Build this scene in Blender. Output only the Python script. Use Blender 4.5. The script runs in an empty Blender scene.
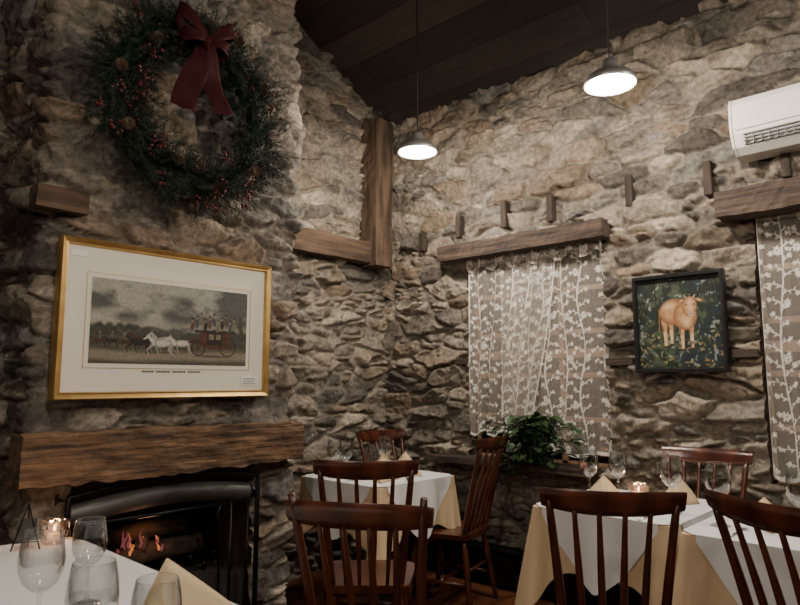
import bpy, math, random
import numpy as np
from mathutils import Vector, Matrix
random.seed(7)
XR, YB, YC = 3.85, 3.75, 3.0
CX0, CX1 = 0.95, 2.29
def cz(x):
    return 3.53+0.57*(3.85-x) if x > 0.4 else 3.53+0.57*3.45-0.57*(0.4-x)
# ------------------------------------------------------------ materials
MATS = {}
def new_mat(name):
    m = bpy.data.materials.new(name); m.use_nodes = True
    nt = m.node_tree; nt.nodes.clear()
    out = nt.nodes.new('ShaderNodeOutputMaterial')
    MATS[name] = m
    return m, nt, out
def N(nt, t, **kw):
    n = nt.nodes.new(t)
    for k, v in kw.items():
        if k.startswith('i_'): n.inputs[k[2:].replace('_', ' ')].default_value = v
        else: setattr(n, k, v)
    return n
def mat(name, col, rough=0.6, metal=0.0, col2=None, scale=(5, 5, 5), bump=0.0, bscale=40, emis=None, estr=0, spec=0.5, sheen=0):
    m, nt, out = new_mat(name)
    b = N(nt, 'ShaderNodeBsdfPrincipled')
    b.inputs['Roughness'].default_value = rough
    b.inputs['Metallic'].default_value = metal
    b.inputs['Specular IOR Level'].default_value = spec
    b.inputs['Base Color'].default_value = (*col, 1)
    tc = N(nt, 'ShaderNodeTexCoord'); mp = N(nt, 'ShaderNodeMapping')
    mp.inputs['Scale'].default_value = scale
    nt.links.new(tc.outputs['Object'], mp.inputs['Vector'])
    if col2 is not None:
        nz = N(nt, 'ShaderNodeTexNoise'); nz.inputs['Scale'].default_value = 1; nz.inputs['Detail'].default_value = 6
        nt.links.new(mp.outputs[0], nz.inputs['Vector'])
        cr = N(nt, 'ShaderNodeValToRGB')
        cr.color_ramp.elements[0].position = 0.35; cr.color_ramp.elements[0].color = (*col, 1)
        cr.color_ramp.elements[1].position = 0.68; cr.color_ramp.elements[1].color = (*col2, 1)
        nt.links.new(nz.outputs['Fac'], cr.inputs[0]); nt.links.new(cr.outputs[0], b.inputs['Base Color'])
    if bump > 0:
        n2 = N(nt, 'ShaderNodeTexNoise'); n2.inputs['Scale'].default_value = bscale/5; n2.inputs['Detail'].default_value = 5
        nt.links.new(mp.outputs[0], n2.inputs['Vector'])
        bp = N(nt, 'ShaderNodeBump'); bp.inputs['Strength'].default_value = bump; bp.inputs['Distance'].default_value = 0.01
        nt.links.new(n2.outputs['Fac'], bp.inputs['Height']); nt.links.new(bp.outputs[0], b.inputs['Normal'])
    if emis:
        b.inputs['Emission Color'].default_value = (*emis, 1); b.inputs['Emission Strength'].default_value = estr
    nt.links.new(b.outputs[0], out.inputs[0])
    return m
def attr_mat(name, rough=0.9, bump=0.0, coat=0.0, mult=None):
    m, nt, out = new_mat(name)
    b = N(nt, 'ShaderNodeBsdfPrincipled'); b.inputs['Roughness'].default_value = rough
    b.inputs['Coat Weight'].default_value = coat; b.inputs['Coat Roughness'].default_value = 0.05
    b.inputs['Specular IOR Level'].default_value = 0.25
    a = N(nt, 'ShaderNodeAttribute', attribute_name='Col')
    if bump > 0:
        tc = N(nt, 'ShaderNodeTexCoord')
        nz = N(nt, 'ShaderNodeTexNoise'); nz.inputs['Scale'].default_value = 30; nz.inputs['Detail'].default_value = 9; nz.inputs['Roughness'].default_value = 0.7
        nt.links.new(tc.outputs['Object'], nz.inputs['Vector'])
        bp = N(nt, 'ShaderNodeBump'); bp.inputs['Strength'].default_value = bump; bp.inputs['Distance'].default_value = 0.025
        nt.links.new(nz.outputs['Fac'], bp.inputs['Height']); nt.links.new(bp.outputs[0], b.inputs['Normal'])
        mr = N(nt, 'ShaderNodeMapRange'); mr.inputs['From Min'].default_value = 0.3; mr.inputs['From Max'].default_value = 0.7
        mr.inputs['To Min'].default_value = 0.45; mr.inputs['To Max'].default_value = 1.5
        nt.links.new(nz.outputs['Fac'], mr.inputs['Value'])
        mx = N(nt, 'ShaderNodeVectorMath', operation='SCALE')
        nt.links.new(a.outputs['Color'], mx.inputs[0]); nt.links.new(mr.outputs[0], mx.inputs['Scale'])
        nt.links.new(mx.outputs[0], b.inputs['Base Color'])
    else:
        nt.links.new(a.outputs['Color'], b.inputs['Base Color'])
    nt.links.new(b.outputs[0], out.inputs[0])
    return m
STONE = attr_mat('stone_rubble', 0.92, 0.85)
PRINT = attr_mat('print_ink', 0.6, 0, 0.15)
PAINT = attr_mat('oil_paint', 0.6, 0, 0.1)
BEAM = mat('old_beam_wood', (0.034, 0.018, 0.010), 0.85, col2=(0.20, 0.115, 0.062), scale=(4, 20, 40), bump=1.0, bscale=10)
BEAMV = mat('old_post_wood', (0.032, 0.020, 0.013), 0.85, col2=(0.125, 0.080, 0.050), scale=(22, 22, 2.5), bump=0.6, bscale=10)
BEAMR = mat('old_rail_wood', (0.032, 0.019, 0.012), 0.85, col2=(0.115, 0.070, 0.043), scale=(3, 14, 30), bump=0.6, bscale=10)
PEGW = mat('dark_peg_wood', (0.018, 0.013, 0.010), 0.9, col2=(0.05, 0.035, 0.025), scale=(22, 22, 5))
BEAMY = mat('lintel_wood', (0.022, 0.014, 0.011), 0.85, col2=(0.085, 0.056, 0.04), scale=(16, 3, 34), bump=0.7, bscale=10)
CHAIR = mat('mahogany_chair', (0.036, 0.010, 0.006), 0.25, col2=(0.105, 0.027, 0.012), scale=(12, 12, 4), spec=0.55)
WHITE = mat('white_linen', (0.74, 0.74, 0.75), 0.85, bump=0.15, bscale=400)
TAN = mat('tan_linen', (0.60, 0.45, 0.28), 0.85, bump=0.15, bscale=400)
IRON = mat('black_iron', (0.010, 0.010, 0.011), 0.4, metal=0.6)
SOOT = mat('soot_firebrick', (0.012, 0.010, 0.009), 0.9, col2=(0.03, 0.025, 0.022))
STEELD = mat('dark_steel_hood', (0.06, 0.06, 0.06), 0.5, metal=0.6, col2=(0.16, 0.16, 0.155), scale=(3, 3, 8))
GOLD = mat('gold_leaf', (0.50, 0.31, 0.11), 0.36, metal=0.85, col2=(0.66, 0.44, 0.17), scale=(9, 9, 9))
MATB = mat('mat_board', (0.70, 0.66, 0.58), 0.8)
BLACKF = mat('black_frame', (0.012, 0.012, 0.013), 0.3)
ALU = mat('brushed_metal', (0.42, 0.42, 0.42), 0.4, metal=0.7)
LENS = mat('lamp_lens', (1, 1, 1), 0.4, emis=(1, 0.95, 0.86), estr=30)
CORD = mat('black_cord', (0.01, 0.01, 0.01), 0.6)
ACW = mat('ac_plastic', (0.72, 0.70, 0.66), 0.4)
ACG = mat('ac_grey', (0.16, 0.16, 0.16), 0.5)
RED = mat('ribbon_red', (0.026, 0.0035, 0.0045), 0.75, col2=(0.040, 0.006, 0.007), scale=(60, 60, 60), spec=.15)
BERRY = mat('berry_red', (0.085, 0.012, 0.013), 0.3)
PINE = mat('pine_green', (0.006, 0.014, 0.009), 0.7, col2=(0.018, 0.036, 0.017), scale=(8, 8, 8))
TWIG = mat('twig_brown', (0.03, 0.018, 0.01), 0.8)
LEAF = mat('leaf_green', (0.008, 0.028, 0.008), 0.45, col2=(0.03, 0.075, 0.02), scale=(14, 14, 14))
TERRA = mat('pot_clay', (0.03, 0.018, 0.014), 0.7)
WINWOOD = mat('window_wood', (0.38, 0.24, 0.16), 0.6)
LOG = mat('charred_log', (0.015, 0.011, 0.009), 0.9, col2=(0.06, 0.035, 0.02), scale=(20, 20, 20), bump=0.6)
FLAME = mat('flame', (0, 0, 0), 1, emis=(1.0, 0.28, 0.08), estr=0.7)
FLAMEB = mat('flame_ember', (0, 0, 0), 1, emis=(0.6, 0.13, 0.16), estr=0.3)
STEEL = mat('cutlery_steel', (0.6, 0.6, 0.6), 0.2, metal=1)
CHINA = mat('white_china', (0.8, 0.8, 0.78), 0.2)
WAX = mat('candle_wax', (0.9, 0.8, 0.6), 0.5, emis=(1, 0.7, 0.4), estr=1.2)
GLOW = mat('candle_flame', (1, .8, .5), 0.5, emis=(1, 0.75, 0.4), estr=25)
SIGNC = mat('sign_card', (0.05, 0.045, 0.04), 0.6)
CONE = mat('pine_cone', (0.04, 0.022, 0.013), 0.8, col2=(0.09, 0.052, 0.03), scale=(60, 60, 60))
def glassmat(name, tint, gmix=0.06, rough=0.02):
    m, nt, out = new_mat(name)
    t = N(nt, 'ShaderNodeBsdfTransparent'); t.inputs[0].default_value = (*tint, 1)
    g = N(nt, 'ShaderNodeBsdfGlossy'); g.inputs['Roughness'].default_value = rough
    lw = N(nt, 'ShaderNodeLayerWeight'); lw.inputs['Blend'].default_value = 0.35
    mr = N(nt, 'ShaderNodeMapRange'); mr.inputs['To Min'].default_value = gmix; mr.inputs['To Max'].default_value = 0.75
    mx = N(nt, 'ShaderNodeMixShader')
    nt.links.new(lw.outputs['Facing'], mr.inputs['Value']); nt.links.new(mr.outputs[0], mx.inputs[0])
    nt.links.new(t.outputs[0], mx.inputs[1]); nt.links.new(g.outputs[0], mx.inputs[2]); nt.links.new(mx.outputs[0], out.inputs[0])
    return m
GLASS = glassmat('clear_glass', (0.96, 0.97, 0.97), 0.05)
NIGHT = glassmat('night_glass', (0.35, 0.37, 0.42), 0.05)
CUT = glassmat('cut_glass', (1.0, 0.85, 0.75), 0.3, 0.1)
def lace_mat():
    m, nt, out = new_mat('lace_fabric')
    a = N(nt, 'ShaderNodeAttribute', attribute_name='Col')
    cr = N(nt, 'ShaderNodeValToRGB')
    cr.color_ramp.elements[0].color = (0.62, 0.56, 0.50, 1); cr.color_ramp.elements[1].color = (0.92, 0.89, 0.85, 1)
    d = N(nt, 'ShaderNodeBsdfDiffuse'); tl = N(nt, 'ShaderNodeBsdfTranslucent'); tr = N(nt, 'ShaderNodeBsdfTransparent')
    nt.links.new(a.outputs['Fac'], cr.inputs[0]); nt.links.new(cr.outputs[0], d.inputs[0]); nt.links.new(cr.outputs[0], tl.inputs[0])
    m1 = N(nt, 'ShaderNodeMixShader'); m1.inputs[0].default_value = 0.2
    nt.links.new(d.outputs[0], m1.inputs[1]); nt.links.new(tl.outputs[0], m1.inputs[2])
    mr = N(nt, 'ShaderNodeMapRange'); mr.inputs['To Min'].default_value = 0.36; mr.inputs['To Max'].default_value = 0.95
    nt.links.new(a.outputs['Fac'], mr.inputs['Value'])
    m2 = N(nt, 'ShaderNodeMixShader')
    nt.links.new(mr.outputs[0], m2.inputs[0]); nt.links.new(tr.outputs[0], m2.inputs[1]); nt.links.new(m1.outputs[0], m2.inputs[2])
    nt.links.new(m2.outputs[0], out.inputs[0]); return m
LACE = lace_mat()
def plank_mat(name, c1, c2, cm, w, L, rough, axis_swap):
    m, nt, out = new_mat(name)
    b = N(nt, 'ShaderNodeBsdfPrincipled'); b.inputs['Roughness'].default_value = rough
    tc = N(nt, 'ShaderNodeTexCoord'); mp = N(nt, 'ShaderNodeMapping')
    if axis_swap: mp.inputs['Rotation'].default_value = (0, 0, math.pi/2)
    br = N(nt, 'ShaderNodeTexBrick'); br.inputs['Scale'].default_value = 1
    br.inputs['Brick Width'].default_value = L; br.inputs['Row Height'].default_value = w; br.inputs['Mortar Size'].default_value = 0.004
    br.inputs['Color1'].default_value = (*c1, 1); br.inputs['Color2'].default_value = (*c2, 1); br.inputs['Mortar'].default_value = (*cm, 1)
    nz = N(nt, 'ShaderNodeTexNoise'); nz.inputs['Scale'].default_value = 6; nz.inputs['Detail'].default_value = 6
    m2 = N(nt, 'ShaderNodeMapping'); m2.inputs['Scale'].default_value = (1, 8, 1)
    mr = N(nt, 'ShaderNodeMapRange'); mr.inputs['To Min'].default_value = 0.5; mr.inputs['To Max'].default_value = 1.5
    sc = N(nt, 'ShaderNodeVectorMath', operation='SCALE')
    nt.links.new(tc.outputs['Object'], mp.inputs[0]); nt.links.new(mp.outputs[0], br.inputs['Vector'])
    nt.links.new(mp.outputs[0], m2.inputs[0]); nt.links.new(m2.outputs[0], nz.inputs['Vector']); nt.links.new(nz.outputs['Fac'], mr.inputs['Value'])
    nt.links.new(br.outputs['Color'], sc.inputs[0]); nt.links.new(mr.outputs[0], sc.inputs['Scale'])
    nt.links.new(sc.outputs[0], b.inputs['Base Color']); nt.links.new(b.outputs[0], out.inputs[0]); return m
FLOORM = plank_mat('floor_planks', (0.09, 0.03, 0.013), (0.14, 0.05, 0.02), (0.01, 0.006, 0.004), 0.12, 1.4, 0.4, False)
CEILM = plank_mat('ceiling_boards', (0.022, 0.018, 0.015), (0.052, 0.039, 0.030), (0.006, 0.005, 0.004), 0.22, 3.5, 0.7, True)
# ------------------------------------------------------------ mesh builder
class MB:
    def __init__(s): s.v = []; s.f = []; s.m = []; s.sm = []; s.mats = []
    def mi(s, m):
        if m not in s.mats: s.mats.append(m)
        return s.mats.index(m)
    def add(s, vs, fs, m, smooth=False, M=None):
        o = len(s.v); k = s.mi(m)
        for p in vs:
            p = Vector(p)
            if M is not None: p = M @ p
            s.v.append(tuple(p))
        for f in fs: s.f.append(tuple(i+o for i in f)); s.m.append(k); s.sm.append(smooth)
    def box(s, lo, hi, m, M=None):
        x0, y0, z0 = lo; x1, y1, z1 = hi
        s.add([(x0,y0,z0),(x1,y0,z0),(x1,y1,z0),(x0,y1,z0),(x0,y0,z1),(x1,y0,z1),(x1,y1,z1),(x0,y1,z1)],
              [(3,2,1,0),(4,5,6,7),(0,1,5,4),(1,2,6,5),(2,3,7,6),(3,0,4,7)], m, False, M)
    def tube(s, pts, rad, m, n=8, M=None, sx=1.0, up=None):
        pts = [Vector(p) for p in pts]; vs = []; fs = []
        if not hasattr(rad, '__len__'): rad = [rad]*len(pts)
        for i, p in enumerate(pts):
            d = (pts[min(i+1, len(pts)-1)]-pts[max(i-1, 0)]).normalized()
            u = Vector(up) if up else (Vector((0, 0, 1)) if abs(d.z) < 0.9 else Vector((1, 0, 0)))
            a = d.cross(u).normalized(); b = a.cross(d).normalized()
            for k in range(n):
                t = 2*math.pi*k/n
                vs.append(p+a*math.cos(t)*rad[i]*sx+b*math.sin(t)*rad[i])
        for i in range(len(pts)-1):
            for k in range(n): fs.append((i*n+k, i*n+(k+1) % n, (i+1)*n+(k+1) % n, (i+1)*n+k))
        fs.append(tuple(range(n))[::-1]); fs.append(tuple((len(pts)-1)*n+k for k in range(n)))
        s.add(vs, fs, m, True, M)
    def lathe(s, prof, m, n=24, M=None, close=False):
        vs = []; fs = []
        for r, z in prof:
            for k in range(n):
                t = 2*math.pi*k/n; vs.append((r*math.cos(t), r*math.sin(t), z))
        for i in range(len(prof)-1):
            for k in range(n): fs.append((i*n+k, i*n+(k+1) % n, (i+1)*n+(k+1) % n, (i+1)*n+k))
        s.add(vs, fs, m, True, M)
    def grid(s, P, m, smooth=True, M=None, wrap=False):
        nr = len(P); nc = len(P[0]); vs = [p for r in P for p in r]; fs = []
        for i in range(nr-1):
            for j in range(nc if wrap else nc-1):
                fs.append((i*nc+j, i*nc+(j+1) % nc, (i+1)*nc+(j+1) % nc, (i+1)*nc+j))
        s.add(vs, fs, m, smooth, M)
    def obj(s, name, loc=(0, 0, 0), rz=0, bevel=0, solid=0, sub=0, parent=None):
        me = bpy.data.meshes.new(name); me.from_pydata(s.v, [], s.f)
        for m in s.mats: me.materials.append(m)
        me.polygons.foreach_set('material_index', s.m); me.polygons.foreach_set('use_smooth', s.sm); me.update()
        o = bpy.data.objects.new(name, me); bpy.context.scene.collection.objects.link(o)
        o.location = loc; o.rotation_euler = (0, 0, rz)
        if solid: md = o.modifiers.new('s', 'SOLIDIFY'); md.thickness = solid
        if bevel: md = o.modifiers.new('b', 'BEVEL'); md.width = bevel; md.segments = 2; md.limit_method = 'ANGLE'
        if sub: md = o.modifiers.new('u', 'SUBSURF'); md.levels = sub; md.render_levels = sub
        if parent: o.parent = parent
        return o
def inst(o, name, loc, rz=0, sc=1):
    c = bpy.data.objects.new(name, o.data); bpy.context.scene.collection.objects.link(c)
    c.location = loc; c.rotation_euler = (0, 0, rz); c.scale = (sc, sc, sc)
    for md in o.modifiers:
        n = c.modifiers.new(md.name, md.type)
        if md.type == 'BEVEL': n.width = md.width; n.segments = 2; n.limit_method = 'ANGLE'
        if md.type == 'SOLIDIFY': n.thickness = md.thickness
    return c
def grid_mesh(name, X, Y, Z, col, m, mask=None, smooth=True):
    nr, nc = X.shape
    V = np.stack([X, Y, Z], -1).reshape(-1, 3)
    i, j = np.meshgrid(np.arange(nr-1), np.arange(nc-1), indexing='ij')
    a = i*nc+j; F = np.stack([a, a+1, a+nc+1, a+nc], -1).reshape(-1, 4)
    if mask is not None: F = F[mask.reshape(-1)]
    C = np.ones((nr*nc, 4), dtype=np.float32); C[:, :3] = col.reshape(-1, 3)
    used = np.unique(F); rm = np.full(len(V), -1); rm[used] = np.arange(len(used)); F = rm[F]; V = V[used]; C = C[used]
    me = bpy.data.meshes.new(name); me.from_pydata(V.tolist(), [], F.tolist())
    ca = me.color_attributes.new('Col', 'FLOAT_COLOR', 'POINT')
    ca.data.foreach_set('color', C.ravel())
    me.materials.append(m)
    if smooth: me.polygons.foreach_set('use_smooth', [True]*len(me.polygons))
    me.update()
    o = bpy.data.objects.new(name, me); bpy.context.scene.collection.objects.link(o); return o
# ------------------------------------------------------------ noise / stone
_r = np.random.RandomState(3); TAB = _r.rand(256, 256)
def vn(u, v, s=0):
    u = u+s*17.3; v = v+s*9.1
    iu = np.floor(u).astype(int); iv = np.floor(v).astype(int); fu = u-iu; fv = v-iv
    fu = fu*fu*(3-2*fu); fv = fv*fv*(3-2*fv)
    g = lambda a, b: TAB[a % 256, b % 256]
    return (g(iu, iv)*(1-fu)+g(iu+1, iv)*fu)*(1-fv)+(g(iu, iv+1)*(1-fu)+g(iu+1, iv+1)*fu)*fv
def fbm(u, v, s=0, o=4):
    r = 0; a = 0.5; t = 0
    for k in range(o): r = r+a*vn(u, v, s+k*3); t += a; a *= 0.5; u = u*2.03; v = v*2.03
    return r/t-0.5
def cells(U, V, cw, ch, seed, jit=0.85, wvar=0.45, pw=3.2, rv=0.42):
    """anisotropic, weighted voronoi: id, offset (m), edge distance (m)"""
    rng = np.random.RandomState(seed); T = rng.rand(256, 256, 4)
    a = U/cw; b = V/ch; row = np.floor(b).astype(int)
    best = np.full(U.shape, 1e9); sec = best.copy(); bid = np.zeros(U.shape, int); bx = np.zeros(U.shape); by = bx.copy(); bw = np.ones(U.shape)
    for dj in (-2, -1, 0, 1, 2):
        r = row+dj; off = (r % 2)*0.5
        col = np.floor(a-off).astype(int)
        for di in (-1, 0, 1):
            c = col+di; t = T[c % 256, r % 256]
            px = (c+off+0.5+(t[..., 0]-.5)*jit)*cw; py = (r+.5+(t[..., 1]-.5)*jit)*ch
            w = 1+(t[..., 2]-.5)*2*wvar
            rot = (t[..., 3]-.5)*rv
            dx = U-px; dy = V-py; ex = dx*np.cos(rot)+dy*np.sin(rot); ey = -dx*np.sin(rot)+dy*np.cos(rot)
            q = (np.abs(ex/cw)**pw+np.abs(ey/ch)**pw)**(1/pw)*w
            m = q < best
            sec = np.where(m, best, np.minimum(sec, q))
            bid = np.where(m, (c % 256)*256+(r % 256), bid); bx = np.where(m, dx, bx); by = np.where(m, dy, by); bw = np.where(m, w, bw)
            best = np.where(m, q, best)
    e = (sec-best)/(2*bw)*ch*1.25
    return bid, bx, by, e
def stonefield(U, V, seed, size=1.0):
    rng = np.random.RandomState(seed)
    Uw = U+0.10*fbm(U*1.7, V*1.7, 1, 3)+0.040*fbm(U*8, V*8, 2, 3)+0.013*fbm(U*30, V*30, 22, 2)
    Vw = V+0.10*fbm(U*1.5, V*1.5, 4, 3)+0.032*fbm(U*7, V*8, 5, 3)+0.011*fbm(U*30, V*30, 25, 2)
    idA, dxA, dyA, eA = cells(Uw, Vw, 0.29*size, 0.112*size, seed+1, pw=4.0, rv=.32)
    idB, dxB, dyB, eB = cells(Uw+3.1, Vw+7.7, 0.18*size, 0.062*size, seed+2, pw=4.0, rv=.32)
    R = rng.rand(65536, 8)
    small = R[idA][..., 6] < 0.28
    e = np.where(small, np.minimum(eA, eB), eA); ide = np.where(small, (idA*7+idB*3) % 65536, idA)
    du = np.where(small, dxB, dxA); dv = np.where(small, dyB, dyA)
    e = e-0.0045+0.004*fbm(U*40, V*40, 33, 2)
    p = np.clip(e/0.0155, 0, 1); p = 1-(1-p)**2.2
    q = R[ide]
    prot = 0.020+0.046*q[..., 0]**1.2
    tilt = du*(q[..., 1]-.5)*0.38+dv*(q[..., 2]-.5)*1.1
    idF, fx, fy, fe = cells(Uw*1.0+1.7, Vw+2.3, 0.10, 0.050, seed+5)
    g = R[(idF*5+ide) % 65536]
    facet = fx*(g[..., 1]-.5)*0.8+fy*(g[..., 2]-.5)*1.1+0.012*(g[..., 3]-.5)
    h = p*(prot+np.clip(tilt, -0.030, 0.030)+facet*0.55)
    h = h+p*(0.014*fbm(U*10, V*28, 7, 4)+0.009*fbm(U*45, V*45, 9, 3))+(1-p)*(0.018*fbm(U*12, V*12, 11, 3))
    sm = np.clip(fbm(U*1.5, V*2.0, 19, 4)*4-0.45, 0, 0.6)
    h = h*(1-0.35*sm)+0.02*sm*p*0.3+0.005*fbm(U*50, V*50, 31, 2)
    h = h+0.03*fbm(U*1.2, V*1.2, 13, 2)
    pal = np.array([(0.205, 0.178, 0.146), (0.275, 0.236, 0.188), (0.150, 0.133, 0.114), (0.34, 0.297, 0.238), (0.198, 0.184, 0.168), (0.240, 0.197, 0.150), (0.112, 0.100, 0.088), (0.215, 0.165, 0.122)])
    base = pal[(q[..., 4]*8).astype(int) % 8]*(0.75+0.5*q[..., 5])[..., None]
    C = base*np.clip(1+1.3*fbm(U*8, V*12, 15, 5), .4, 1.8)[..., None]
    mort = np.array((0.29, 0.257, 0.212))*np.clip(1+0.9*fbm(U*9, V*9, 17, 4), .4, 1.8)[..., None]
    w = np.clip((e+0.004)/0.008, 0, 1)[..., None]
    sm = sm[..., None]
    C = (C*(1-sm)+mort*sm)*w+mort*0.78*(1-w)
    return h, np.clip(C, 0.015, 0.8)
def facec(A): return (A[:-1, :-1]+A[1:, 1:])/2
OPEN = [(1.80, 2.85, 0.82, 2.25), (-0.15, 0.93, 0.82, 2.25)]
def wall_right():
    r = 0.009
    u = np.arange(-0.3, YB+0.02, r); v = np.arange(0, 3.6, r); U, V = np.meshgrid(u, v)
    h, C = stonefield(U, V, 11)
    fu, fv = facec(U), facec(V); mk = np.ones(fu.shape, bool)
    for a, b, c, d in OPEN: mk &= ~((fu > a) & (fu < b) & (fv > c) & (fv < d))
    grid_mesh('wall_right', XR-h, U, V, C, STONE, mk)
    u = np.arange(-3.0, -0.28, 0.03); v = np.arange(0, 3.6, 0.03); U, V = np.meshgrid(u, v)
    h, C = stonefield(U, V, 11); grid_mesh('wall_right_far', XR-h, U, V, C, STONE)
wall_right()
def wall_back():
    r = 0.009
    u = np.arange(2.25, XR+0.02, r); v = np.arange(0, 4.7, r); U, V = np.meshgrid(u, v)
    h, C = stonefield(U, V, 23)
    mk = facec(V) < (3.53+0.57*(3.85-facec(U)))
    grid_mesh('wall_back', U, YB-h, V, C, STONE, mk)
    r = 0.03
    u = np.arange(-3.0, 1.0, r); v = np.arange(0, 5.6, r); U, V = np.meshgrid(u, v)
    h, C = stonefield(U, V, 29)
    mk = facec(V) < np.vectorize(cz)(facec(U))
    grid_mesh('wall_back_far', U, YB-h, V, C, STONE, mk)
    u = np.arange(-3.1, 3.9, 0.04); v = np.arange(0, 5.6, 0.04); U, V = np.meshgrid(u, v)
    h, C = stonefield(U, V, 31)
    mk = facec(V) < np.vectorize(cz)(facec(U))+0.05
    grid_mesh('wall_near', U, -3.0+h, V, C, STONE, mk)
    u = np.arange(-3.0, 3.8, 0.04); v = np.arange(0, 3.6, 0.04); U, V = np.meshgrid(u, v)
    h, C = stonefield(U, V, 37)
    grid_mesh('wall_left', -3.0+h, U, V, C, STONE)
wall_back()
def chimney():
    r = 0.0095; d = YB-YC; W = CX1-CX0
    u = np.arange(0, d+W+d, r); v = np.arange(0, 5.35, r); U, V = np.meshgrid(u, v)
    h, C = stonefield(U, V, 47, 1.1)
    h = np.minimum(h, 0.085)
    def base(s):
        x = np.where(s < d, CX0, np.where(s < d+W, CX0+(s-d), CX1))
        y = np.where(s < d, YB-s, np.where(s < d+W, YC, YC+(s-d-W)))
        return x, y
    k = 0.04
    xs = 0; ys = 0
    for t in np.linspace(-k, k, 7): a, b = base(U+t); xs = xs+a/7; ys = ys+b/7
    x1, y1 = base(U-k); x2, y2 = base(U+k)
    tx, ty = x2-x1, y2-y1; L = np.sqrt(tx**2+ty**2)+1e-9; nx, ny = ty/L, -tx/L
    mk = ~((facec(U) > d+(1.12-CX0)) & (facec(U) < d+(2.02-CX0)) & (facec(V) < 0.92))
    mk &= facec(V) < np.vectorize(cz)(facec(xs))-0.01
    grid_mesh('fireplace_chimney', xs+nx*h, ys+ny*h, V, C*np.array((.93, .93, .95)), STONE, mk)
chimney()
# floor & ceiling
b = MB(); b.box((-3.1, -3.1, -0.1), (3.95, 3.95, 0.0), FLOORM); b.obj('floor')
b = MB()
for x0, x1 in ((-3.1, 0.4), (0.4, 3.95)):
    z0, z1 = cz(x0), cz(x1)
    b.add([(x0, -3.1, z0), (x1, -3.1, z1), (x1, 3.9, z1), (x0, 3.9, z0), (x0, -3.1, z0+.1), (x1, -3.1, z1+.1), (x1, 3.9, z1+.1), (x0, 3.9, z0+.1)],
          [(0, 3, 2, 1), (4, 5, 6, 7), (0, 1, 5, 4), (1, 2, 6, 5), (2, 3, 7, 6), (3, 0, 4, 7)], CEILM)
b.obj('ceiling')
# ------------------------------------------------------------ rough beams
def rough_box(name, lo, hi, m, amp=0.008, step=0.02, seed=0, sag=0):
    lo = Vector(lo); hi = Vector(hi); c = (lo+hi)/2; b = MB()
    n = [max(1, int((hi[k]-lo[k])/step)) for k in range(3)]
    def disp(p):
        q = p-c; ax = max(range(3), key=lambda k: hi[k]-lo[k])
        a1 = float(fbm(np.array(p[ax]*4+seed), np.array(seed*3.3+p[(ax+1) % 3]*6), seed, 3)); a2 = float(fbm(np.array(p[ax]*4+50), np.array(seed*1.7+p[(ax+2) % 3]*6), seed+2, 3))
        a3 = float(fbm(np.array(p[ax]*14+50), np.array(p[2]*20+p[1]*20), seed+5, 3))
        s = 1+(a1*2.5*amp+a3*amp*2)/0.08
        r = Vector(p)
        for k in range(3):
            if k != ax: r[k] = c[k]+q[k]*s
            else: r[k] = p[k]+(amp*2*a2 if abs(q[k]) > 0.48*(hi[k]-lo[k]) else 0)
        return r
    for ax in range(3):
        u, v = (ax+1) % 3, (ax+2) % 3
        for side in (0, 1):
            P = []
            for i in range(n[u]+1):
                row = []
                for j in range(n[v]+1):
                    p = Vector((0, 0, 0)); p[ax] = (lo, hi)[side][ax]
                    p[u] = lo[u]+(hi[u]-lo[u])*i/n[u]; p[v] = lo[v]+(hi[v]-lo[v])*j/n[v]
                    row.append(disp(p))
                P.append(row)
            if side == 0: P = P[::-1]
            b.grid(P, m, False)
    return b.obj(name)
rough_box('mantel_beam', (0.87, 2.84, 0.925), (2.27, 3.0, 1.135), BEAM, 0.010, 0.015, 1)
rough_box('timber_stub', (0.88, 2.90, 2.085), (1.09, 3.0, 2.18), BEAMR, 0.006, 0.02, 2)
rough_box('timber_rail', (2.33, 3.62, 2.29), (3.60, 3.75, 2.46), BEAMR, 0.006, 0.03, 3)
rough_box('corner_post', (3.54, 3.56, 2.27), (3.73, 3.75, 3.50), BEAMV, 0.006, 0.03, 4)
rough_box('window_lintel', (3.69, 1.74, 2.245), (3.86, 3.06, 2.355), BEAMY, 0.007, 0.015, 5)
rough_box('window_lintel.001', (3.67, -0.35, 2.235), (3.86, 1.08, 2.375), BEAMY, 0.007, 0.02, 6)
b = MB()
for y, z0, z1 in ((3.3, 2.38, 2.53), (2.93, 2.43, 2.60), (2.52, 2.44, 2.63), (2.15, 2.42, 2.60), (1.60, 2.42, 2.62), (1.14, 2.40, 2.60), (0.75, 2.42, 2.58)):
    b.box((3.778, y-0.022, z0), (3.84, y+0.022, z1), PEGW)
b.obj('timber_joist_ends', bevel=0.004)
b = MB()
for y0, y1, z in ((1.62, 1.79, 1.47), (0.94, 1.07, 1.50), (2.87, 2.98, 1.5)):
    b.box((3.78, y0, z-0.022), (3.84, y1, z+0.022), BEAMY)
b.obj('timber_wedges', bevel=0.004)
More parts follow.
